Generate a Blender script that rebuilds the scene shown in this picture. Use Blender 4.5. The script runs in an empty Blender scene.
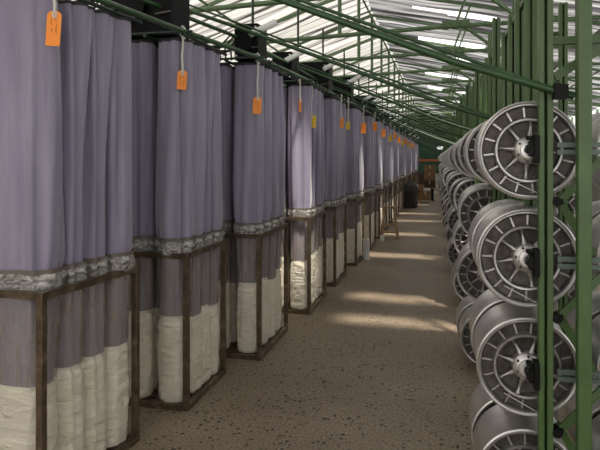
import bpy, math, random
from mathutils import Vector, noise
C = bpy.context.scene.collection
S = bpy.context.scene
PI = math.pi
rnd = random.Random(7)

# ------------------------------------------------------------------ camera
YAW = math.atan(142/600)
cd = bpy.data.cameras.new('camera'); cam = bpy.data.objects.new('camera', cd); C.objects.link(cam)
cam.location = (0, 0, 1.6); cam.rotation_euler = (PI/2, 0, YAW)
cd.sensor_width = 36; cd.lens = 36.0; cd.shift_x = 0; cd.shift_y = -66/600
cd.clip_end = 200
S.camera = cam
# ------------------------------------------------------------------ world and sun
w = bpy.data.worlds.new('overcast_sky'); S.world = w; w.use_nodes = True
bg = w.node_tree.nodes['Background']
bg.inputs[0].default_value = (1.0, 0.98, 0.95, 1); bg.inputs[1].default_value = 1.9
sl = bpy.data.lights.new('sun', 'SUN'); sl.energy = 5.6; sl.angle = math.radians(4); sl.color = (1, .93, .82)
sun = bpy.data.objects.new('sun', sl); C.objects.link(sun); sun.location = (3, -3, 9)
sun.rotation_euler = Vector((-.26, .34, -1)).to_track_quat('-Z', 'Y').to_euler()
# ------------------------------------------------------------------ exposure
S.view_settings.view_transform = 'Standard'; S.view_settings.look = 'None'
S.view_settings.gamma = 1; S.view_settings.use_curve_mapping = False
S.view_settings.exposure = 0.17
S.cycles.max_bounces = 10; S.cycles.transparent_max_bounces = 24
S.cycles.diffuse_bounces = 5
S.cycles.use_denoising = True

# ------------------------------------------------------------------ mesh helpers
class MB:
    def __init__(s): s.v = []; s.f = []; s.sm = []
    def add(s, vs, fs, smooth=False):
        n = len(s.v); s.v += [tuple(v) for v in vs]; s.f += [tuple(n+i for i in f) for f in fs]; s.sm += [smooth]*len(fs)
    def box(s, a, b):
        x0, y0, z0 = a; x1, y1, z1 = b
        vs = [(x0,y0,z0),(x1,y0,z0),(x1,y1,z0),(x0,y1,z0),(x0,y0,z1),(x1,y0,z1),(x1,y1,z1),(x0,y1,z1)]
        s.add(vs, [(0,3,2,1),(4,5,6,7),(0,1,5,4),(1,2,6,5),(2,3,7,6),(3,0,4,7)]); return s
    def beam(s, p, q, w, h, up=(0,0,1)):
        p = Vector(p); q = Vector(q); d = (q-p).normalized(); u = Vector(up)
        if abs(d.dot(u)) > .98: u = Vector((1,0,0))
        r = d.cross(u).normalized()*w/2; t = r.cross(d).normalized()*h/2
        vs = [p-r-t, p+r-t, p+r+t, p-r+t, q-r-t, q+r-t, q+r+t, q-r+t]
        s.add(vs, [(0,1,2,3),(7,6,5,4),(0,4,5,1),(1,5,6,2),(2,6,7,3),(3,7,4,0)]); return s
    def tube(s, pts, r, n=10, cap=True):
        pts = [Vector(p) for p in pts]; rings = []
        for i, p in enumerate(pts):
            d = (pts[min(i+1, len(pts)-1)]-pts[max(i-1, 0)]).normalized()
            u = Vector((0,0,1)) if abs(d.z) < .9 else Vector((1,0,0))
            a = d.cross(u).normalized(); b = a.cross(d)
            rr = r[i] if isinstance(r, (list, tuple)) else r
            rings.append([p+a*math.cos(2*PI*k/n)*rr+b*math.sin(2*PI*k/n)*rr for k in range(n)])
        vs = [v for g in rings for v in g]; fs = []
        for i in range(len(pts)-1):
            for k in range(n):
                fs.append((i*n+k, i*n+(k+1)%n, (i+1)*n+(k+1)%n, (i+1)*n+k))
        s.add(vs, fs, True)
        if cap:
            s.add(rings[0], [tuple(range(n))]); s.add(rings[-1], [tuple(reversed(range(n)))])
        return s
    def lathe(s, prof, n=48, c=(0,0,0), closed=False):   # around the Y axis: prof = (radius, y)
        vs = []; fs = []; m = len(prof)
        for (r, y) in prof:
            for k in range(n):
                a = 2*PI*k/n; vs.append((c[0]+r*math.cos(a), c[1]+y, c[2]+r*math.sin(a)))
        for i in range(m if closed else m-1):
            j = (i+1) % m
            for k in range(n): fs.append((i*n+k, i*n+(k+1)%n, j*n+(k+1)%n, j*n+k))
        s.add(vs, fs, True); return s
    def mesh(s, name, mat):
        me = bpy.data.meshes.new(name); me.from_pydata(s.v, [], s.f)
        me.polygons.foreach_set('use_smooth', s.sm); me.materials.append(mat)
        me.validate(); me.update(); return me
    def build(s, name, mat, parent=None):
        return mo(name, s.mesh(name, mat), parent)
def mo(name, me, parent=None):
    o = bpy.data.objects.new(name, me); C.objects.link(o); o.parent = parent; return o
def sharp(me, ang=35):
    me.set_sharp_from_angle(angle=math.radians(ang)) if hasattr(me, 'set_sharp_from_angle') else None
def bevel(o, wd=.004, seg=2):
    m = o.modifiers.new('bevel', 'BEVEL'); m.width = wd; m.segments = seg; m.limit_method = 'ANGLE'; return o
def empty(name, loc=(0,0,0), rz=0):
    o = bpy.data.objects.new(name, None); C.objects.link(o); o.location = loc; o.rotation_euler = (0,0,rz); return o
def tag(o, label, cat, group=None, kind=None):
    o['label'] = label; o['category'] = cat
    if group: o['group'] = group
    if kind: o['kind'] = kind
    return o
def struct(o): o['kind'] = 'structure'; return o
def copy_tree(o, parent=None):
    c = o.copy(); C.objects.link(c); c.parent = parent
    for ch in list(o.children): copy_tree(ch, c)
    return c
ORD = ['nearest', 'second', 'third', 'fourth', 'fifth', 'sixth', 'seventh', 'eighth', 'ninth', 'tenth', 'eleventh', 'twelfth',
       'thirteenth', 'fourteenth', 'fifteenth', 'sixteenth', 'seventeenth', 'eighteenth', 'nineteenth', 'twentieth'] + ['twenty-'+q for q in ('first', 'second', 'third', 'fourth', 'fifth', 'sixth', 'seventh', 'eighth', 'ninth')] + ['thirtieth', 'thirty-first']
def nth(i): return ORD[i] if i == 0 else ORD[i] + ' nearest'

# ------------------------------------------------------------------ materials
def mat(name, col, rough=.6, metal=0, **k):
    m = bpy.data.materials.new(name); m.use_nodes = True; b = m.node_tree.nodes['Principled BSDF']
    b.inputs['Base Color'].default_value = (*col, 1); b.inputs['Roughness'].default_value = rough
    b.inputs['Metallic'].default_value = metal
    m['b'] = b.name; return m
def nd(m, t, **k):
    n = m.node_tree.nodes.new(t)
    for a, v in k.items(): setattr(n, a, v)
    return n
def coords(m, scale=(1,1,1), kind='Object'):
    tc = nd(m, 'ShaderNodeTexCoord'); mp = nd(m, 'ShaderNodeMapping'); mp.inputs['Scale'].default_value = scale
    m.node_tree.links.new(tc.outputs[kind], mp.inputs[0]); return mp.outputs[0]
def noise_node(m, vec, scale, detail=4, rough=.5, dist=0):
    n = nd(m, 'ShaderNodeTexNoise'); n.inputs['Scale'].default_value = scale; n.inputs['Detail'].default_value = detail
    n.inputs['Roughness'].default_value = rough; n.inputs['Distortion'].default_value = dist
    m.node_tree.links.new(vec, n.inputs['Vector']); return n.outputs['Fac']
def ramp(m, fac, stops):
    r = nd(m, 'ShaderNodeValToRGB'); e = r.color_ramp.elements
    e[0].position = stops[0][0]; e[0].color = (*stops[0][1], 1); e[1].position = stops[-1][0]; e[1].color = (*stops[-1][1], 1)
    for p, c in stops[1:-1]:
        x = e.new(p); x.color = (*c, 1)
    m.node_tree.links.new(fac, r.inputs[0]); return r.outputs[0]
def bump(m, h, strength=.3, dist=.01, node=None):
    b = nd(m, 'ShaderNodeBump'); b.inputs['Strength'].default_value = strength; b.inputs['Distance'].default_value = dist
    m.node_tree.links.new(h, b.inputs['Height'])
    m.node_tree.links.new(b.outputs[0], (node or m.node_tree.nodes['Principled BSDF']).inputs['Normal']); return b
def base(m, c): m.node_tree.links.new(c, m.node_tree.nodes['Principled BSDF'].inputs['Base Color'])
def rgh(m, c): m.node_tree.links.new(c, m.node_tree.nodes['Principled BSDF'].inputs['Roughness'])

# purple-grey cloth
M_cloth = mat('purple_grey_cloth', (.2, .19, .27), .75)
v = coords(M_cloth, (14, 14, 1.2)); f = noise_node(M_cloth, v, 1.0, 4, .6)
base(M_cloth, ramp(M_cloth, f, [(.25, (.215, .196, .272)), (.5, (.285, .262, .355)), (.8, (.37, .345, .44))]))
v2 = coords(M_cloth, (9, 9, 9)); bump(M_cloth, noise_node(M_cloth, v2, 2.2, 6, .62, .6), .35, .012)
M_cloth.node_tree.nodes['Principled BSDF'].inputs['Sheen Weight'].default_value = .3
M_hem = mat('dark_hem', (.035, .033, .04), .8)
M_strap = mat('brown_strap', (.15, .125, .105), .55)
# woven plastic of the filled sacks
M_sack = mat('cream_plastic', (.62, .57, .46), .38)
v = coords(M_sack, (5, 5, 16)); f = noise_node(M_sack, v, 1.6, 7, .62, .8)
base(M_sack, ramp(M_sack, noise_node(M_sack, coords(M_sack, (4, 4, 4)), 1.5, 4), [(.3, (.78, .71, .57)), (.7, (.90, .84, .71))]))
bump(M_sack, f, 1.0, .035)
# clear plastic liner over the cloth
def clear_plastic(name, alpha, col):
    m = mat(name, col, .22); b = m.node_tree.nodes['Principled BSDF']
    b.inputs['Specular IOR Level'].default_value = .7
    vv = coords(m, (22, 22, 3)); ff = noise_node(m, vv, 1.0, 6, .6, 1.2); bump(m, ff, .8, .02)
    a = ramp(m, ff, [(.42, (alpha,)*3), (.72, (min(1, alpha+.4),)*3)])
    m.node_tree.links.new(a, b.inputs['Alpha']); return m
M_liner = clear_plastic('clear_plastic', .36, (.36, .31, .25))
M_cuff = mat('crumpled_plastic', (.38, .36, .34), .25)
v = coords(M_cuff, (14, 14, 22)); f = noise_node(M_cuff, v, 1.4, 7, .65, 1.2)
base(M_cuff, ramp(M_cuff, f, [(.34, (.10, .095, .09)), (.5, (.36, .345, .33)), (.66, (.80, .78, .75))])); bump(M_cuff, f, .9, .02)
M_cuff.node_tree.nodes['Principled BSDF'].inputs['Metallic'].default_value = .35
# raw steel of the cages
M_steel = mat('bare_brown_steel', (.2, .15, .1), .32, .6)
f = noise_node(M_steel, coords(M_steel, (6, 6, 6)), 2, 6, .65)
base(M_steel, ramp(M_steel, f, [(.3, (.06, .044, .03)), (.55, (.17, .125, .085)), (.8, (.42, .32, .21))]))
# greens
def green(name, a, b_, r=.42):
    m = mat(name, a, r); f = noise_node(m, coords(m, (3, 3, 3)), 2.5, 6, .6)
    base(m, ramp(m, f, [(.3, tuple(x*.8 for x in a)), (.6, a), (.85, b_)])); return m
M_green = green('green_paint', (.070, .132, .040), (.125, .205, .07))
M_pipe = green('green_pipe_paint', (.026, .075, .022), (.05, .115, .045), .36)
M_dgreen = green('dark_green_paint', (.014, .03, .018), (.03, .05, .035), .4)
M_roofgreen = green('pale_green_paint', (.12, .20, .09), (.17, .26, .13), .4)
# metals
M_alu = mat('satin_aluminium', (.62, .6, .58), .3, .95)
f = noise_node(M_alu, coords(M_alu, (3, 60, 3)), 1.0, 5, .6); rgh(M_alu, ramp(M_alu, f, [(.3, (.34,)*3), (.7, (.46,)*3)]))
base(M_alu, ramp(M_alu, noise_node(M_alu, coords(M_alu, (5, 9, 5)), 1.0, 5), [(.3, (.66, .645, .63)), (.7, (.84, .825, .81))]))
M_cast = mat('cast_aluminium', (.5, .48, .46), .36, .85)
base(M_cast, ramp(M_cast, noise_node(M_cast, coords(M_cast, (9, 9, 9)), 2.0, 5, .6), [(.3, (.30, .288, .275)), (.7, (.50, .485, .47))]))
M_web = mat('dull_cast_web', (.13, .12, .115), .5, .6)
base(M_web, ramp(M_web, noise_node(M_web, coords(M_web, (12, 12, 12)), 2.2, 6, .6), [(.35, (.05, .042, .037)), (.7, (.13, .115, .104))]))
M_black = mat('black_plastic', (.006, .006, .006), .5)
M_bmetal = mat('black_metal', (.004, .004, .005), .6)
for m_ in (M_black, M_bmetal): m_.node_tree.nodes['Principled BSDF'].inputs['Specular IOR Level'].default_value = .15
M_grey = mat('grey_green_bar', (.11, .145, .125), .45, .3)
M_white = mat('white_plastic', (.75, .75, .72), .4)
M_silver = mat('silver_sheet', (.75, .75, .73), .4, .25)
M_rope = mat('white_cord', (.66, .64, .58), .8)
bump(M_rope, noise_node(M_rope, coords(M_rope, (120, 120, 220)), 1, 3), .6, .004)
M_orange = mat('orange_card', (1.0, .30, .02), .5)
M_yellow = mat('yellow_card', (.80, .52, .02), .5)
M_ink = mat('ink', (.04, .03, .06), .6)
M_card = mat('brown_cardboard', (.34, .20, .10), .8)
base(M_card, ramp(M_card, noise_node(M_card, coords(M_card, (4, 4, 4)), 1.4, 3), [(.3, (.17, .095, .045)), (.7, (.26, .155, .08))]))
M_cardd = mat('dark_cardboard', (.06, .035, .02), .8)
M_tape = mat('pale_tape', (.55, .45, .3), .4)
M_wood = mat('pale_wood', (.36, .24, .13), .6)
base(M_wood, ramp(M_wood, noise_node(M_wood, coords(M_wood, (20, 20, 2)), 1.4, 4), [(.3, (.28, .18, .09)), (.7, (.46, .31, .17))]))
M_red = mat('red_print', (.5, .05, .03), .5)
M_bin = mat('black_bag_plastic', (.012, .012, .013), .3)
bump(M_bin, noise_node(M_bin, coords(M_bin, (9, 9, 9)), 1.6, 5, .6, .7), .8, .04)
M_sheet = clear_plastic('milky_sheet', .75, (.55, .55, .52))

# terrazzo-like floor
M_floor = mat('speckled_floor', (.25, .21, .165), .55)
nt = M_floor.node_tree
v = coords(M_floor, (1, 1, 1))
big = noise_node(M_floor, v, 1.1, 5, .6); fine = noise_node(M_floor, v, 60, 3, .6)
c1 = ramp(M_floor, big, [(.3, (.225, .170, .116)), (.7, (.36, .285, .205))])
c2 = ramp(M_floor, fine, [(.35, (.5,)*3), (.65, (1.2,)*3)])
mx = nd(M_floor, 'ShaderNodeMix', data_type='RGBA', blend_type='MULTIPLY'); mx.inputs[0].default_value = 1
nt.links.new(c1, mx.inputs[6]); nt.links.new(c2, mx.inputs[7])
vo = nd(M_floor, 'ShaderNodeTexVoronoi'); vo.inputs['Scale'].default_value = 34; vo.inputs['Randomness'].default_value = 1
nt.links.new(v, vo.inputs['Vector'])
sep = nd(M_floor, 'ShaderNodeSeparateColor'); nt.links.new(vo.outputs['Color'], sep.inputs[0])
sz = nd(M_floor, 'ShaderNodeMath', operation='MULTIPLY'); nt.links.new(sep.outputs[0], sz.inputs[0]); sz.inputs[1].default_value = 1.0; sz.operation = 'MULTIPLY_ADD'; sz.inputs[2].default_value = -.52
gt = nd(M_floor, 'ShaderNodeMath', operation='LESS_THAN'); nt.links.new(vo.outputs['Distance'], gt.inputs[0]); nt.links.new(sz.outputs[0], gt.inputs[1])
dens = ramp(M_floor, noise_node(M_floor, v, 2.3, 3), [(.40, (.6,)*3), (.6, (1,)*3)])
mk = nd(M_floor, 'ShaderNodeMath', operation='MULTIPLY'); nt.links.new(gt.outputs[0], mk.inputs[0]); nt.links.new(dens, mk.inputs[1])
mx2 = nd(M_floor, 'ShaderNodeMix', data_type='RGBA'); nt.links.new(mk.outputs[0], mx2.inputs[0]); nt.links.new(mx.outputs[2], mx2.inputs[6])
mx2.inputs[7].default_value = (.012, .010, .009, 1); base(M_floor, mx2.outputs[2])
rgh(M_floor, ramp(M_floor, big, [(.3, (.42,)*3), (.7, (.62,)*3)]))
bump(M_floor, fine, .12, .004)

# shading film of the roof: pleated, pale, lets daylight through
def film(name, stops, sc, seed):
    m = bpy.data.materials.new(name); m.use_nodes = True; t = m.node_tree; t.nodes.remove(t.nodes['Principled BSDF'])
    out = t.nodes['Material Output']
    mp_v = coords(m, sc); n1 = noise_node(m, mp_v, 1.0, 3, .55, .15)
    col = ramp(m, n1, stops)
    tr = nd(m, 'ShaderNodeBsdfTranslucent'); df = nd(m, 'ShaderNodeBsdfDiffuse'); gl = nd(m, 'ShaderNodeBsdfGlossy')
    gl.inputs['Roughness'].default_value = .3
    t.links.new(col, tr.inputs[0]); t.links.new(col, df.inputs[0])
    a = nd(m, 'ShaderNodeMixShader'); a.inputs[0].default_value = .38
    t.links.new(tr.outputs[0], a.inputs[1]); t.links.new(df.outputs[0], a.inputs[2])
    b = nd(m, 'ShaderNodeMixShader'); b.inputs[0].default_value = .12
    t.links.new(a.outputs[0], b.inputs[1]); t.links.new(gl.outputs[0], b.inputs[2])
    t.links.new(b.outputs[0], out.inputs[0])
    return m
M_filmL = film('white_film', [(.38, (.03, .03, .03)), (.43, (.24, .23, .22)), (.50, (.42, .41, .39)), (.62, (.58, .57, .55))], (.28, 6.5, .28), 1)
M_filmR = film('silver_film', [(.38, (.02, .02, .024)), (.46, (.07, .07, .075)), (.55, (.20, .20, .205)), (.68, (.40, .40, .405))], (.4, 6.0, .4), 2)
M_wall = mat('painted_wall', (.22, .23, .21), .8)
base(M_wall, ramp(M_wall, noise_node(M_wall, coords(M_wall), 1.2, 5), [(.3, (.18, .19, .17)), (.7, (.27, .28, .25))]))
M_gwall = mat('dark_green_wall', (.02, .07, .035), .7)
base(M_gwall, ramp(M_gwall, noise_node(M_gwall, coords(M_gwall), 1.2, 5), [(.3, (.012, .045, .022)), (.7, (.03, .09, .045))]))

# ------------------------------------------------------------------ the building
XL, XR, Y0, Y1 = -7.0, 5.0, -4.0, 38.0
RX, RZ = -1.39, 4.65                       # ridge
def roof_z(x): return RZ - (RX-x)*.34 if x < RX else RZ - (x-RX)*.21
struct(MB().box((XL, Y0, -.2), (XR, Y1, 0)).build('floor', M_floor))
struct(MB().box((XL-.2, Y0, 0), (XL, Y1, roof_z(XL)+.1)).build('wall_left', M_wall))

def gable(y0, y1, name, m):
    b = MB(); p = [(XL, 0), (XR, 0), (XR, roof_z(XR)+.1), (RX, RZ+.1), (XL, roof_z(XL)+.1)]
    b.add([(x, y0, z) for x, z in p]+[(x, y1, z) for x, z in p],
          [(0,1,2,3,4), (9,8,7,6,5)]+[(i, i+5, (i+1)%5+5, (i+1)%5) for i in range(5)])
    return struct(b.build(name, m))
gable(Y1, Y1+.2, 'wall_far', M_gwall)
struct(MB().box((XL, Y0-.2, 0), (XR, Y0, .5)).build('wall_back', M_wall))
M_glass = bpy.data.materials.new('added_window_glass'); M_glass.use_nodes = True; _t = M_glass.node_tree; _t.nodes.remove(_t.nodes['Principled BSDF'])
_a = nd(M_glass, 'ShaderNodeBsdfTransparent'); _g = nd(M_glass, 'ShaderNodeBsdfGlossy'); _g.inputs['Roughness'].default_value = .05
_m = nd(M_glass, 'ShaderNodeMixShader'); _m.inputs[0].default_value = .06
_t.links.new(_a.outputs[0], _m.inputs[1]); _t.links.new(_g.outputs[0], _m.inputs[2]); _t.links.new(_m.outputs[0], _t.nodes['Material Output'].inputs[0])
wn = empty('added_window_1', (0, Y0-.1, 0)); struct(wn)  # unseen glazing added behind the camera to throw daylight on the fronts
for i in range(6):
    xa = XL+i*(XR-XL)/6; xb = xa+(XR-XL)/6
    MB().box((xa+.04, -.004, .5), (xb-.04, .004, min(roof_z(xa), roof_z(xb))-.02)).build('pane', M_glass, wn)
    MB().box((xa-.04 if i else xa, -.04, .5), (xa+.04, .04, roof_z(xa)-.02)).build('mullion', M_roofgreen, wn)
struct(MB().box((XR, Y0, 0), (XR+.2, Y1, 1.5)).build('wall_right', M_wall))
wn = empty('added_window_2', (XR+.1, 0, 0)); struct(wn)  # glazing added along the right wall so more daylight reaches bags and floor
for i in range(21):
    ya = Y0+2*i
    MB().box((-.004, ya+.04, 1.5), (.004, ya+1.96, roof_z(XR)-.02)).build('pane', M_glass, wn)
    MB().box((-.04, ya-.04 if i else ya, 1.5), (.04, ya+.04, roof_z(XR)-.02)).build('mullion', M_roofgreen, wn)
# film roof in pleated sheets, with open slots between some of them
SLOTS = [(4.5, .3, .1, 1.3), (4.95, .6, -1.2, -.3), (5.5, .3, .1, 1.3), (8.6, .42, -.6, 1.0), (11.5, .42, -.6, 1.0), (14.3, .42, -.6, .9), (16.4, .42, -.6, .9), (20.0, .5, -.6, .9), (24.0, .6, -.6, 1.0), (28.5, .7, -.6, 1.0)]
def film_sheet(x0, x1, name, m, slots, seed):
    b = MB(); nx = 30; dy = .08
    ny = int((Y1-Y0)/dy)
    def pt(i, j):
        x = x0+(x1-x0)*i/nx; y = Y0+j*dy
        ph = (y % 1.95)/1.95
        sag = .10*math.sin(PI*ph)*(1-.3*math.sin(i*.8))
        rip = .035*noise.noise(Vector((x*.35+seed, y*5, seed)))+.02*noise.noise(Vector((x*1.2, y*9, seed+5)))
        return (x, y, roof_z(x)-sag*.5+rip)
    vs = [pt(i, j) for j in range(ny+1) for i in range(nx+1)]; fs = []
    for j in range(ny):
        for i in range(nx):
            xm = x0+(x1-x0)*(i+.5)/nx; ym = Y0+(j+.5)*dy
            if any(abs(ym-s-0.02*math.sin(xm*3)) < wd/2 and xa < xm < xb for s, wd, xa, xb in slots): continue
            fs.append((j*(nx+1)+i, j*(nx+1)+i+1, (j+1)*(nx+1)+i+1, (j+1)*(nx+1)+i))
    b.add(vs, fs, True); return struct(b.build(name, m))
film_sheet(XL, RX, 'ceiling', M_filmL, SLOTS, 1.3)
film_sheet(RX, XR, 'ceiling', M_filmR, SLOTS, 7.7)

# ------------------------------------------------------------------ roof steelwork: one truss per bay
BAY = 1.98
Y_TR = [6.3+BAY*k - BAY for k in range(17)]
def truss():
    r = empty('roof_truss')
    MB().tube([(XL+.05, 0, 3.08), (-2.5, 0, 3.28), (.15, 0, 3.38), (2.5, 0, 3.40), (XR-.05, 0, 3.33-.05)], .03, 10).build('tie_beam', M_roofgreen, r)
    c = MB()
    for x in (.05, .17, .29): c.tube([(x-.035, 0, 3.378), (x+.035, 0, 3.38)], .048, 10)
    c.box((.0, -.03, 3.40), (.36, .03, 3.45)).build('clamp_joint', M_roofgreen, r)
    MB().tube([(RX, 0, 3.33), (RX, 0, RZ-.1)], .028, 8).build('king_post', M_roofgreen, r)
    MB().tube([(.3, 0, 3.36), (.85, 0, 2.92)], .022, 8).build('diagonal_brace', M_roofgreen, r)
    MB().beam((XL+.05, 0, roof_z(XL)-.12), (RX, 0, RZ-.12), .04, .05).build('rafter', M_roofgreen, r)
    MB().beam((RX, 0, RZ-.12), (XR-.05, 0, roof_z(XR)-.12), .04, .05).build('rafter', M_roofgreen, r)
    MB().tube([(.17, 0, 3.38), (.45, 0, roof_z(.45)-.14)], .016, 8).build('diagonal_brace', M_roofgreen, r)
    return r
t0 = truss()
for k, y in enumerate(Y_TR):
    t = t0 if k == 0 else copy_tree(t0); t.location = (0, y, 0)
    tag(t, 'green tubular roof truss crossing under the film, %s one' % nth(k), 'roof truss', 'roof trusses')
# ridge and purlins
pr = empty('roof_purlins')
for x in (-5.2, -3.3, RX, 1.4, 3.3):
    MB().tube([(x, Y0, roof_z(x)-.17), (x, Y1, roof_z(x)-.17)], .02, 8).build('purlin', M_roofgreen, pr)
tag(pr, 'long thin green pipes running lengthwise under the pale roof film', 'roof pipes')

# ------------------------------------------------------------------ filter bags (left)
def bag_profile(a, n, sq=2.6):
    cs, sn = math.cos(a), math.sin(a)
    return (math.copysign(abs(cs)**(2/sq), cs), math.copysign(abs(sn)**(2/sq), sn))
N = 40
def loop_tube(zs, rx, ry, fold, seed, wr=0.0, top=False, bot=False):
    """rx, ry, fold: functions of z; returns MB."""
    b = MB(); vs = []; fs = []
    for z in zs:
        for k in range(N):
            a = 2*PI*k/N; px, py = bag_profile(a, N)
            nn = noise.noise(Vector((math.cos(a)*2.2+seed, math.sin(a)*2.2, z*.55+seed)))*fold(z)*1.5
            nn += noise.noise(Vector((math.cos(a)*5+seed, math.sin(a)*5, z*.9)))*fold(z)*.8
            if wr: nn += noise.noise(Vector((math.cos(a)*3+seed, math.sin(a)*3, z*22+seed)))*wr + noise.noise(Vector((math.cos(a)*7, math.sin(a)*7+seed, z*48)))*wr*.5
            vs.append((px*(rx(z)+nn), py*(ry(z)+nn), z))
    for i in range(len(zs)-1):
        for k in range(N): fs.append((i*N+k, i*N+(k+1)%N, (i+1)*N+(k+1)%N, (i+1)*N+k))
    b.add(vs, fs, True)
    if top: b.add(vs[-N:], [tuple(range(N))])
    if bot: b.add(vs[:N], [tuple(reversed(range(N)))])
    return b
ZT = 2.37
RXB, RYB = .122, .098
def lin(a, b, n): return [a+(b-a)*i/n for i in range(n+1)]
def bag_meshes(i):
    sd = 3.1*i+1; fillz = .62+.035*math.sin(i*2.3)
    hz = 1.08+.008*math.sin(i*1.7)
    def rx(z): return RXB*(.93+.07*min(1, max(0, (ZT-z)/.5))) if z > 1.0 else RXB*(.86+.06*(z-.6)/.4)
    def ry(z): return RYB*(.93+.07*min(1, max(0, (ZT-z)/.5))) if z > 1.0 else RYB*(.86+.06*(z-.6)/.4)
    fo = lambda z: .034 if z > 1.1 else (.022 if z > .9 else .02-.014*min(1, (.9-z)/.2))
    sl_ = loop_tube(lin(fillz-.04, 1.0, 8)+lin(1.03, ZT, 30), lambda z: rx(z)-(.004 if z < 1.12 else 0), lambda z: ry(z)-(.004 if z < 1.12 else 0), fo, sd, .0015, top=True).mesh('cloth_sleeve', M_cloth)
    hem = loop_tube([ZT-.012, ZT-.006, ZT+.004], lambda z: rx(ZT)+.003, lambda z: ry(ZT)+.003, fo, sd).mesh('hem', M_hem)
    cuff = loop_tube(lin(.985, hz, 9), lambda z: rx(1.05)+.012+.006*math.sin((z-1)*38), lambda z: ry(1.05)+.008+.006*math.sin((z-1)*38), lambda z: .02, sd, .006).mesh('plastic_cuff', M_cuff)
    strap = loop_tube([hz-.012, hz-.008, hz+.008, hz+.012], lambda z: rx(1.05)+.015, lambda z: ry(1.05)+.011, lambda z: .02, sd, .003).mesh('strap', M_strap)
    lin_ = loop_tube(lin(fillz-.035, .985, 9), lambda z: rx(z)+.007, lambda z: ry(z)+.006, fo, sd, .003).mesh('clear_liner', M_liner)
    def bulge(z):
        t = z/fillz
        return .93+.09*math.sin(PI*min(1, t*1.05))-(.35*max(0, .08-t)/.08)-(.30*max(0, t-.88)/.12)
    fill = loop_tube([.035, .045, .06]+lin(.08, fillz-.02, 34)+[fillz], lambda z: .111*bulge(z), lambda z: .094*bulge(z), lambda z: .009, sd, .010, top=True, bot=True).mesh('filled_sack', M_sack)
    return [('cloth_sleeve', sl_), ('hem', hem), ('clear_liner', lin_), ('filled_sack', fill), ('plastic_cuff', cuff), ('strap', strap)]
VAR = [bag_meshes(i) for i in range(5)]
PROTO = []
def bag(i):
    r = empty('filter_bag')
    par = None
    for nme, me in VAR[i]:
        if nme == 'strap': mo(nme, me, par)
        else: par = mo(nme, me, r)
    return r
made = {}
def place_bag(x, y, label, group, wx=1):
    i = rnd.randrange(5)
    if i in made: o = copy_tree(made[i])
    else: o = made[i] = bag(i)
    o.location = (x, y, 0); o.rotation_euler = (0, 0, rnd.choice([0, PI])+rnd.uniform(-.06, .06)); 
    o.scale = (wx*rnd.uniform(.96, 1.03), rnd.uniform(.97, 1.02), 1)
    tag(o, label, 'filter bag', group); return o
# units: right face x, front y, depth
UN = [(-1.71, 2.35, .77), (-1.565, 3.53, .70), (-1.40, 4.56, .88), (-1.315, 6.02, .88), (-1.29, 7.40, .88), (-1.235, 8.91, .88), (-1.21, 10.5, .88)]
y = 12.05
while y < 33: UN.append((-1.205+.0*(y-12), y, .88)); y += 1.52
CW, CH, CT = .56, 1.0, .036
def cage(dep):
    r = empty('bag_cage')
    for sx in (-CW+CT/2, -CT/2):
        for sy in (CT/2, dep-CT/2):
            bevel(MB().box((sx-CT/2, sy-CT/2, 0), (sx+CT/2, sy+CT/2, CH)).build('post', M_steel, r), .003, 1)
    for z in (CH-CT/2-.0005, .0165):
        for sx in (-CW+CT/2, -CT/2): MB().box((sx-CT/2+.001, CT, z-CT/2), (sx+CT/2-.001, dep-CT, z+CT/2)).build('side_rail', M_steel, r)
        for sy in (CT/2, dep-CT/2): MB().box((-CW+CT, sy-CT/2+.001, z-CT/2), (-CT, sy+CT/2-.001, z+CT/2)).build('cross_rail', M_steel, r)
    return r
def header(dep, k):
    r = empty('bag_hanger')
    b = MB()
    for x in (-.02, -.28, -CW): b.tube([(x, -.04, 0), (x, dep+.04, 0)], .012, 8)
    b.build('hanging_bar', M_dgreen, r)
    b = MB(); n = 4
    for j in range(n+1): b.tube([(-CW-.05, dep*j/n, .02), (.03, dep*j/n, .02)], .010, 8)
    b.build('cross_bar', M_dgreen, r)
    b = MB()
    for x in (-.32,): b.tube([(x, dep*.9, .02), (x, dep*.9, 1.02)], .013, 8)
    b.build('suspension_rod', M_dgreen, r)
    return r
def blower(k, big):
    r = empty('blower_box'); s = 1.0
    wv, hv, dv = (.50, .42, .30) if big else (.21, .30, .26)
    bevel(MB().box((-wv, 0, 0), (0, dv, hv)).build('housing', M_bmetal, r), .01)
    b = MB().tube([(-wv*.55, -.05, hv*.45), (-wv*.55, .02, hv*.45)], hv*.25, 20); b.build('intake_cover', M_bmetal, r)
    b = MB()
    for i in range(4): b.tube([(-wv*(.1+.8*(i % 2)), -.008, hv*(.12+.76*(i//2))), (-wv*(.1+.8*(i % 2)), .002, hv*(.12+.76*(i//2)))], .009, 8)
    b.build('bolt', M_silver, r)
    MB().tube([(-.06, -.03, hv-.1), (.12, .10, hv+.02)], .028, 14).build('air_cylinder', M_white, r)
    b = MB().beam((-.10, -.03, hv*.30), (.01, -.03, hv*.33), .010, .012);
    b.build('bracket', M_web, r)
    b = MB()
    for i in range(3): b.tube([(-wv-.02-.05*i, .0, .0), (-wv-.05-.05*i, .05, .12), (-wv+.02-.04*i, .1, hv*.8)], .008, 6)
    b.build('hose', M_black, r)
    return r
def motor(k): return None
hproto = {}
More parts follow.
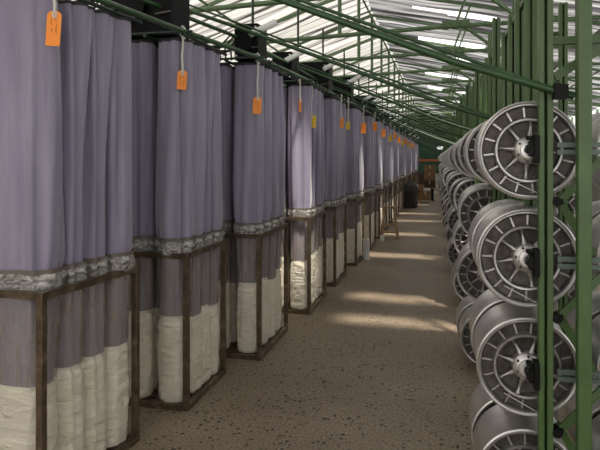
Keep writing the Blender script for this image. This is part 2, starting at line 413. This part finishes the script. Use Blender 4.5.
for k, (x, y, dep) in enumerate(UN):
    kk = round(dep, 2); nn = nth(k)
    if ('c', kk) in hproto: c = copy_tree(hproto['c', kk]); h = copy_tree(hproto['h', kk])
    else: c = hproto['c', kk] = cage(dep); h = hproto['h', kk] = header(dep, k)
    rz = -.09 if k == 0 else 0
    if k == 0: x, y = -1.738, 2.34
    c.location = (x, y, 0); h.location = (x, y, ZT+.016); c.rotation_euler = h.rotation_euler = (0, 0, rz)
    tag(c, 'bare steel tube cage on the floor of the left row, %s one' % nn, 'cage', 'steel bag cages')
    tag(h, 'dark pipe hanger frame above the bags of the %s steel cage' % nn, 'hanger frame', 'bag hanger frames')
    cols = 2 if k < 6 else 1
    n = 4
    for ci in range(cols):
        for j in range(n):
            if k >= 6 and j == 3 and False: continue
            lx = -.138-ci*.262-(.003 if k else 0); ly = .03+(dep-.06)*(j+.5)/n; wx = 1
            if k == 0: lx = [-.205, -.165, -.145, -.138][j]-ci*.34; wx = [1.35, 1.12, 1, 1][j]
            elif j == 0: wx = .88
            bx = x+lx*math.cos(rz)-ly*math.sin(rz); by = y+lx*math.sin(rz)+ly*math.cos(rz)
            pos = ['front corner', 'second along', 'third along', 'rear corner'][j]
            place_bag(bx, by, 'purple cloth bag, %s, %s side of %s cage' % (pos, 'aisle' if ci == 0 else 'wall', nn), 'cloth filter bags in the left row', wx)
    if k > 5:   # front face of the far units
        place_bag(x-.40, y+.03+(dep-.06)*.5/n, 'purple cloth filter bag at front wall side of the %s cage' % nn, 'cloth filter bags in the left row')
# second line of bags behind, seen through the gaps
for k in range(7):
    x, y, dep = UN[k]
    for j in range(3):
        place_bag(x-.80-.02*k, y-.10+.225*j, 'purple cloth bag in the rear line behind %s cage, %s from front' % (nth(k), ['first', 'second', 'third'][j]), 'rear line of cloth filter bags')
# blowers
bb = blower(0, True); sb = blower(1, False)
bl = [(-1.72, 3.62, 2.42, bb), (-1.47, 4.72, 2.42, sb), (-1.52, 6.05, 2.42, sb), (-1.40, 7.5, 2.42, bb)]
for k in range(5, len(UN)): bl.append((UN[k][0]-.1, UN[k][1]+.08, 2.42, bb if k % 2 else sb))
used = set()
for q, (x, y, z, p) in enumerate(bl):
    o = p if id(p) not in used else copy_tree(p); used.add(id(p))
    o.location = (x, y, z)
    tag(o, '%s black blower box with hoses above the bags of the %s cage' % ('wide' if p is bb else 'small', nth(q+1)), 'blower', 'black blower boxes')
# rail pipe that runs over the aisle side of the units
pts = [(-1.80, 1.2, 2.40)]+[(u[0]-.02, u[1], 2.405) for u in UN]+[(-1.19, 34, 2.415)]
o = MB().tube(pts, .017, 10).build('rail_pipe', M_pipe)
tag(o, 'long dark green rail pipe running above the aisle side of the bags', 'pipe')
pts = [(-2.05, 1.2, 2.62)]+[(u[0]-.25, u[1], 2.60) for u in UN]+[(-1.45, 34, 2.60)]
o = MB().tube(pts, .015, 10).build('rail_pipe', M_pipe)
tag(o, 'thin dark green pipe running lengthwise higher over the middle of the bags', 'pipe')

# tags on cords
def cord_tag(colour, L, tw=.058, th=.125, double=False):
    r = empty('hanging_tag')
    cord = MB().tube([(0, 0, .02), (.003, 0, -L*.3), (-.004, 0, -L*.6), (0, 0, -L+.005)], .007, 8)
    cord.build('cord', M_rope, r)
    kn = MB().tube([(0, 0, .015), (.003, 0, -.05)], .0075, 6).tube([(0, 0, -L+.04), (0, -.003, -L-.005)], .0075, 6)
    for i in range(9):
        a = i*.9; kn.tube([(.012*math.cos(a), .012*math.sin(a), -.03+.009*i), (.014*math.cos(a+1.2), .014*math.sin(a+1.2), -.022+.009*i)], .007, 6)
    for s in (-1, 1): kn.tube([(0, 0, -L+.01), (.008*s, -.006, -L-.01), (.004*s, -.005, -L-.03)], .005, 6)
    kn.build('knot', M_rope, r)
    def card(dx, dy, rz, name):
        b = MB(); hw = tw/2; ch = tw*.22
        p = [(-hw, -th+.004), (-hw+.004, -th), (hw-.004, -th), (hw, -th+.004), (hw, -ch), (hw-ch, 0), (-hw+ch, 0), (-hw, -ch)]
        b.add([(x, -.0012, z) for x, z in p]+[(x, .0012, z) for x, z in p], [tuple(range(8)), tuple(reversed(range(8, 16)))]+[(i, i+8, (i+1) % 8+8, (i+1) % 8) for i in range(8)])
        c = b.build(name, M_yellow if colour == 'yellow' else M_orange, r); c.location = (dx, dy, -L); c.rotation_euler = (0, .06, rz)
        g = MB(); rr = random.Random(3)
        for (gx, z0, z1) in ((-.010, -.03, -.062), (-.008, -.078, -.094), (.008, -.034, -.046), (.012, -.06, -.10)):
            n = max(3, int((z0-z1)/.004)); pts = [(gx+rr.uniform(-.0045, .0045), -.0026, z0+(z1-z0)*i/n) for i in range(n+1)]
            g.tube(pts, .0008, 4)
        g.build('handwriting', M_ink, c)
        return c
    card(0, -.004, 0, 'card')
    if double: card(.028, .012, .5, 'card')
    return r
tags = [(-1.685, 2.36, 2.42, 'orange', .155, .064, .155, 0, 0, 'large orange tag on a knotted white cord in front of nearest cage\'s bags'),
        (-1.60, 3.53, 2.40, 'orange', .235, .06, .12, 0, .1, 'orange tag on a white cord before the second nearest cage\'s bags'),
        (-1.43, 4.58, 2.40, 'orange', .30, .066, .135, 0, 0, 'orange tag on a long white cord at the third nearest cage\'s bags'),
        (-1.42, 6.006, 2.42, 'orange', .20, .05, .13, 0, 1.1, 'orange tag seen nearly edge-on at the front of the fourth cage\'s bags'),
        (-1.35, 6.25, 2.40, 'yellow', .33, .055, .13, 1, .1, 'pair of yellow tags on one cord at the fourth cage\'s bags'),
        (-1.28, 7.75, 2.40, 'orange', .25, .07, .14, 0, .1, 'orange tag on a short cord at the fifth nearest cage\'s bags'),
        (-1.25, 8.15, 2.40, 'yellow', .28, .055, .11, 0, .2, 'small yellow tag at the fifth nearest cage\'s bags')]
for k in range(5, 17):
    col = 'yellow' if k in (8, 11, 14) else 'orange'
    tags.append((UN[k][0]+.03, UN[k][1]+.35+.1*(k % 3), 2.40, col, .12+.05*(k % 3), .08, .17, 0, .1, '%s tag hanging before the bags of the %s cage' % (col, nth(k))))
for (x, y, z, col, L, tw, th, db, rz, lab) in tags:
    o = cord_tag(col, L, tw, th, db); o.location = (x, y, z-.005); o.rotation_euler = (0, 0, rz+.25)
    tag(o, lab, 'tag', 'tags on cords along the left row')

# ------------------------------------------------------------------ spools (right)
R, W = .205, .30
def spool():
    r = empty('metal_spool')
    # drum shell: outer surface with a shallow centre groove, open recess at the front
    prof = [(R-.012, .05), (R-.012, .0), (R-.006, -.004), (R, .0), (R, .012), (R-.004, .02), (R-.004, W-.02), (R, W-.012), (R, W), (R-.012, W), (R-.012, W-.03)]
    m = MB().lathe(prof, 64).mesh('drum', M_alu); sharp(m); mo('drum', m, r)
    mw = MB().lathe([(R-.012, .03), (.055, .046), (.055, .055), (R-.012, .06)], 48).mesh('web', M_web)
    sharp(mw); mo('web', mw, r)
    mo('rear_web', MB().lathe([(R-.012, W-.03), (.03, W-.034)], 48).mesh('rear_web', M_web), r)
    b = MB()
    b.lathe([(R-.027, .046), (R-.024, .012), (R-.017, .001), (R-.010, .001), (R-.010, .03)], 64)
    rm = R*.635
    b.lathe([(rm-.012, .046), (rm-.010, .012), (rm-.005, .002), (rm+.003, .001), (rm+.008, .008), (rm+.010, .046)], 56)
    for i in range(16):
        a = 2*PI*(i+.1)/16; c, s_ = math.cos(a), math.sin(a)
        b.beam((c*(rm+.004), .032, s_*(rm+.004)), (c*(R-.015), .032, s_*(R-.015)), .0075, .034, up=(0, 1, 0))
    for i in range(8):
        a = 2*PI*(i+.3)/8; c, s_ = math.cos(a), math.sin(a)
        b.tube([(c*(.05), .02, s_*.05), (c*.062, .019, s_*.062), (c*.09, .020, s_*.09), (c*(rm-.018), .020, s_*(rm-.018)), (c*(rm-.003), .020, s_*(rm-.003))], [.020, .013, .0068, .0072, .017], 8)
    m = b.mesh('spoked_flange', M_cast); sharp(m, 50); mo('spoked_flange', m, r)
    m = MB().lathe([(.062, .036), (.060, .008), (.052, -.004), (.036, -.012), (.034, -.020), (.016, -.022), (.0001, -.022)], 40).mesh('hub', M_alu); sharp(m); h = mo('hub', m, r)
    b = MB()
    for i in range(6):
        a = 2*PI*i/6+.2; b.tube([(.046*math.cos(a), -.010, .046*math.sin(a)), (.046*math.cos(a), .0, .046*math.sin(a))], .006, 6)
    mo('bolt', b.mesh('bolt', M_web), h)
    # back flange: simple rings so that it reads from behind
    b = MB().lathe([(rm-.008, W-.034), (rm, W-.006), (rm+.008, W-.034)], 40)
    for i in range(16):
        a = 2*PI*i/16; c, s_ = math.cos(a), math.sin(a)
        b.beam((c*(.05), W-.02, s_*.05), (c*(R-.012), W-.02, s_*(R-.012)), .007, .02, up=(0, 1, 0))
    mo('rear_flange', b.mesh('rear_flange', M_cast), r)
    return r
NB = 16
TZ = [1.64, 1.185, .735, .272]
TN = ['top', 'second', 'third', 'bottom']
def hubx(y): return .352-.011*(y-2.65)
sp0 = spool(); first = True
thread = None
for k in range(NB):
    yb = 2.65+BAY*k
    for row in range(4):
        ys = [yb, yb+1.10] if row == 0 else [yb, yb+.355]
        for q, y in enumerate(ys):
            o = sp0 if first else copy_tree(sp0); first = False
            o.location = (hubx(y)-(.006 if row else 0)+(rnd.uniform(-.022, .022) if k else 0), y, TZ[row]+rnd.uniform(-.004, .004)*(3 if k else 1)); o.rotation_euler = (0, rnd.uniform(0, 2*PI), 0)
            tag(o, 'aluminium spool, %s tier, %s in the %s green rack bay' % (TN[row], 'front' if q == 0 else 'rear', nth(k)), 'spool', 'metal spools in the right racks')
for k in range(4):
    yb = 2.72+BAY*k
    for row in range(4):
        for q, y in enumerate([yb, yb+.355]):
            o = copy_tree(sp0); o.location = (.835-.011*(y-2.65), y, TZ[row]-.015*(row > 1)); o.rotation_euler = (0, rnd.uniform(0, 2*PI), 0)
            tag(o, 'aluminium spool on far side of %s rack bay, %s tier, %s' % (nth(k), TN[row], 'front' if q == 0 else 'rear'), 'spool', 'metal spools in the right racks')
# thin wires lying over the three nearest spool faces
for row in range(3):
    z = TZ[row]; x = hubx(2.65)
    o = MB().tube([(x-.10, 2.646, z-.115), (x+.0, 2.638, z-.165), (x+.05, 2.634, z-.188)], .0022, 6).build('wire', M_alu)
    tag(o, 'thin bright wire crossing the lower face of the nearest %s tier spool' % TN[row], 'wire', 'wires over spool faces')

# racks
def rack():
    r = empty('spool_rack')
    def channel(x, y, wd, z1, nm='upright', m=M_green, dp=.046):
        b = MB()
        b.box((x-wd/2, y-dp/2, 0), (x-wd*.12, y+dp/2, z1)).box((x+wd*.08, y-dp/2, 0), (x+wd/2, y+dp/2, z1)).box((x-wd*.12, y+dp*.38, 0), (x+wd*.08, y+dp/2, z1))
        return bevel(b.build(nm, m, r), .002, 1)
    def plain(x, y, wd, z1):
        b = MB().box((x-wd/2, y-.025, 0), (x+wd/2, y+.025, z1)); return bevel(b.build('upright', M_green, r), .003, 1)
    for dy, H in ((-.075, 2.62), (.328, 2.46), (.72, 2.46), (1.05, 2.44), (1.46, 2.42)):
        channel(.052, dy, .054, H, dp=.046 if dy != .328 else .030)
    plain(.176, -.165, .05, 2.9)
    for dy in (-.075, .72, 1.46): channel(.50, dy-.01, .056, 2.7)
    # axles, bearing blocks, bars and struts
    for z in TZ:
        for (x0, ys) in ((0.0, ((-.10, 0.0),)),):
            MB().tube([(0, -.06, z), (0, .70, z)], .012, 10).build('axle', M_web, r)
            b = MB().box((.004, -.12, z-.055), (.026, -.055, z+.055)); b.box((-.012, -.11, z-.030), (.004, -.06, z-.012)).box((-.012, -.11, z+.012), (.004, -.06, z+.034)).box((-.022, -.105, z+.036), (.0, -.07, z+.052)); b.tube([(-.004, -.115, z), (-.004, -.05, z)], .021, 14)
            bevel(b.build('bearing_block', M_black, r), .003, 1)
        b = MB().box((.096, -.085, z+.006), (.60, -.075, z+.026)).box((.096, -.085, z-.022), (.60, -.075, z-.003)); b.build('cross_bar', M_grey, r)
    for z in (1.885, 1.43, .965, .51):
        b = MB().tube([(.094, -.10, z), (.094, -.05, z)], .019, 12); b.box((.078, -.075, z-.010), (.12, -.05, z+.010)); b.build('knob', M_black, r)
    for z in (1.43, .965, .51):
        MB().beam((.11, -.06, z), (.36, -.02, z+.26), .03, .012, up=(0, 1, 0)).build('strut', M_green, r)
        MB().beam((.10, -.045, z+.02), (.24, -.03, z-.22), .03, .012, up=(0, 1, 0)).build('strut', M_green, r)
    # upper bracing
    MB().beam((.09, -.06, 1.93), (.52, -.06, 2.20), .035, .02, up=(0, 1, 0)).build('upper_brace', M_green, r)
    MB().beam((.09, -.03, 2.08), (.50, -.03, 2.08), .03, .03).build('cross_rail', M_green, r)
    MB().beam((.09, .0, 2.50), (.50, .0, 2.50), .03, .03).build('cross_rail', M_green, r)
    MB().beam((.052, -.05, 2.40), (.052, 1.46, 2.40), .02, .03).build('top_rail', M_green, r)
    MB().beam((.50, -.05, 2.3), (.50, 1.46, 2.3), .02, .03).build('top_rail', M_green, r)
    MB().beam((.067, -.05, .035), (.067, 1.46, .035), .03, .03).build('foot_rail', M_green, r)
    return r
rk = rack()
for k in range(NB):
    o = rk if k == 0 else copy_tree(rk); y = 2.65+BAY*k; o.location = (hubx(y), y, 0)
    tag(o, 'green channel steel spool rack on the right, %s bay' % nth(k), 'rack', 'green spool rack bays')
# aisle-crossing brace pipes
def brace(dz=0):
    r = empty('brace_pipe')
    MB().tube([(.50, 0, 1.845), (.05, .0, 1.995), (-.75, .02, 2.325), (-1.55, .05, 2.645), (-2.3, .08, 2.93)], .0155, 10).build('pipe', M_pipe, r)
    MB().tube([(.48, .04, 1.86), (-.75, .07, 2.36), (-2.3, .12, 2.99)], .008, 8).build('pipe', M_pipe, r)
    MB().box((.425, -.035, 1.835), (.475, .03, 1.89)).build('clamp', M_black, r)
    return r
b0 = brace()
YB = []
for k in range(NB): YB += [2.575+BAY*k] if k < 8 or k % 2 else []
for k, y in enumerate(YB):
    o = b0 if k == 0 else copy_tree(b0); o.location = (hubx(y)-.352, y-.05, 0)
    tag(o, 'pair of sloping dark green brace pipes crossing the aisle, %s one' % nth(k), 'brace pipe', 'sloping brace pipes over the aisle')
# milky plastic sheet hanging between the two spool rows
b = MB(); vs = []; fs = []
for j in range(19):
    for i in range(15):
        z = .1+1.36*j/18; y = 3.45+.5*i/14
        vs.append((.60+.03*noise.noise(Vector((y*9, z*2, 1)))+.02*noise.noise(Vector((y*20, z*9, 4))), y, z))
for j in range(18):
    for i in range(14): fs.append((j*15+i, j*15+i+1, (j+1)*15+i+1, (j+1)*15+i))
b.add(vs, fs, True); o = b.build('plastic_sheet', M_sheet)
tag(o, 'crumpled milky plastic sheet hanging inside the nearest green rack bay', 'plastic sheet')

# ------------------------------------------------------------------ things along the aisle
# silver canister
r = empty('canister', (-1.17, 9.50, 0)); tag(r, 'small shiny silver canister standing on the floor by the sixth cage', 'canister')
def zl(prof, name, m, par, n=28):
    b = MB(); vs = []; fs = []
    for (q, z) in prof:
        for i in range(n): a = 2*PI*i/n; vs.append((q*math.cos(a), q*math.sin(a), z))
    for i in range(len(prof)-1):
        for j in range(n): fs.append((i*n+j, i*n+(j+1) % n, (i+1)*n+(j+1) % n, (i+1)*n+j))
    b.add(vs, fs, True); me = b.mesh(name, m); sharp(me); return mo(name, me, par)
zl([(.0001, 0), (.052, 0), (.055, .006), (.053, .02), (.053, .31), (.056, .316), (.056, .328)], 'body', M_silver, r)
zl([(.056, .328), (.056, .335), (.046, .342), (.0001, .346)], 'lid', M_alu, r)
# wooden stand
r = empty('wooden_stand', (-1.03, 12.15, 0)); tag(r, 'pale wooden trestle stand with splayed legs against the left row', 'wooden stand')
for sx in (-1, 1):
    for sy in (-1, 1): MB().beam((sx*.17, sy*.12, 0), (sx*.09, sy*.05, .62), .035, .035).build('leg', M_wood, r)
bevel(MB().box((-.16, -.09, .62), (.16, .09, .65)).build('top', M_wood, r), .004)
MB().beam((-.13, -.09, .28), (.13, -.09, .28), .02, .04).beam((-.13, .09, .28), (.13, .09, .28), .02, .04).build('stretcher', M_wood, r)
MB().box((-.15, -.10, .12), (.15, .10, .14)).build('lower_shelf', M_wood, r)
o = zl([(.0001, 0), (.035, 0), (.045, .10), (.042, .105), (.0001, .09)], 'tub', M_white, None); o.name = 'plastic_tub'; o.location = (-1.20, 11.85, 0)
o.location = (-1.13, 11.75, 0); tag(o, 'small white plastic tub on the floor before the wooden stand', 'tub')
# black rubbish bag / wrapped bale
b = MB(); vs = []; fs = []; n = 32; m = 20
for j in range(m+1):
    t = j/m; z = 1.0*t; rr = .27*(.93+.1*math.sin(PI*t))*(1-max(0, t-.86)/.14*.55)
    for i in range(n):
        a = 2*PI*i/n; q = rr*(1+.16*noise.noise(Vector((math.cos(a)*2, math.sin(a)*2, z*4)))); p = bag_profile(a, n, 3.2); vs.append((p[0]*q, p[1]*q*1.05, z))
for j in range(m):
    for i in range(n): fs.append((j*n+i, j*n+(i+1) % n, (j+1)*n+(i+1) % n, (j+1)*n+i))
b.add(vs, fs, True); b.add(vs[-n:], [tuple(range(n))])
o = b.build('wrapped_bale', M_bin); o.location = (-1.02, 20.0, 0); o.scale = (.85, .85, .85); tag(o, 'tall bale wrapped in black plastic standing at the left row', 'bale')
# cardboard boxes
def carton(x, y, z, sx, sy, sz, lab, m=M_card, rz=0, nm='cardboard_box', grp=None, tape=M_tape):
    r = empty(nm, (x, y, z), rz); bevel(MB().box((-sx/2, -sy/2, 0), (sx/2, sy/2, sz)).build('carton', m, r), .006)
    MB().box((-.03, -sy/2-.002, sz*.55), (.03, sy/2+.002, sz+.002)).build('tape', tape, r)
    f = MB().box((-sx/2-.003, -sy/2-.004, sz-.012), (sx/2+.003, -sy/2-.001, sz-.004)); f.build('flap_edge', M_cardd, r)
    tag(r, lab, 'box', grp); return r
G = 'cardboard boxes at the aisle end'
pal = empty('pallet', (-.78, 22.5, 0)); tag(pal, 'low wooden pallet under the nearer brown boxes', 'pallet')
MB().box((-.38, -.3, .09), (.38, .3, .11)).build('deck', M_wood, pal)
for x in (-.32, 0, .32): MB().box((x-.05, -.3, 0), (x+.05, .3, .09)).build('block', M_wood, pal)
carton(-.96, 22.5, .112, .36, .5, .34, 'brown cardboard box, left one on the low pallet', rz=.03, grp=G)
carton(-.58, 22.5, .112, .36, .5, .32, 'brown cardboard box, right one on the low pallet', rz=-.04, grp=G)
carton(-.88, 22.5, .456, .42, .44, .20, 'brown cardboard box on top of the pallet boxes', rz=.1, grp=G)
o = bevel(MB().box((-.13, -.12, 0), (.13, .12, .10)).build('white_package', M_white), .02); o.location = (-.56, 22.5, .433); tag(o, 'small white package lying on the right pallet box', 'package')
o = zl([(.0001, 0), (.10, 0), (.105, .01), (.06, .03), (.045, .1), (.05, .38), (.065, .40), (.04, .46), (.0001, .46)], 'x', M_black, None, 20); o.name = 'floor_stand'
o.location = (-.36, 23.6, 0); tag(o, 'small dark post standing on the floor beside the pallet boxes', 'post')
for i in range(3):
    for j in ((0, 1) if i < 2 else (1,)):
        carton(-1.30+.64*j, 34.2, .42*i, .60, .6, .415, 'brown cardboard box in tall far stack, %s layer, %s side' % (['lowest', 'second', 'top'][i], ['left', 'right'][j]),
               M_cardd if i == 0 or j == 0 else M_card, rz=rnd.uniform(-.03, .03), grp=G)
for i in range(2):
    carton(-.18, 33.5, .40*i, .34, .4, .395, 'white box with red print by the rack at the aisle end, %s one' % ['lower', 'upper'][i], M_white, tape=M_red, nm='white_box', grp='white boxes at the aisle end')
# far wall details
o = MB().box((-.05, 0, 0), (.65, .05, .16)).build('x', mat('lamp_white', (.8, .8, .8), .4)); o.name = 'tube_lamp'; o.location = (-.1, 37.2, 2.28)
m_l = bpy.data.materials.new('lit_tube'); m_l.use_nodes = True; p = m_l.node_tree.nodes['Principled BSDF']; p.inputs['Emission Color'].default_value = (1, 1, 1, 1); p.inputs['Emission Strength'].default_value = 1.3
o.data.materials.clear(); o.data.materials.append(m_l); tag(o, 'short white lit tube lamp high on the dark green far wall', 'lamp')
o.location = (-.25, 37.95, 2.2)
o = MB().box((-1.7, 0, 0), (1.2, .04, .14)).build('x', mat('orange_brown_band', (.35, .10, .03), .6)); o.name = 'wall_rail'; o.location = (0, 37.955, 1.45); tag(o, 'orange brown rail across the dark green far wall', 'rail')
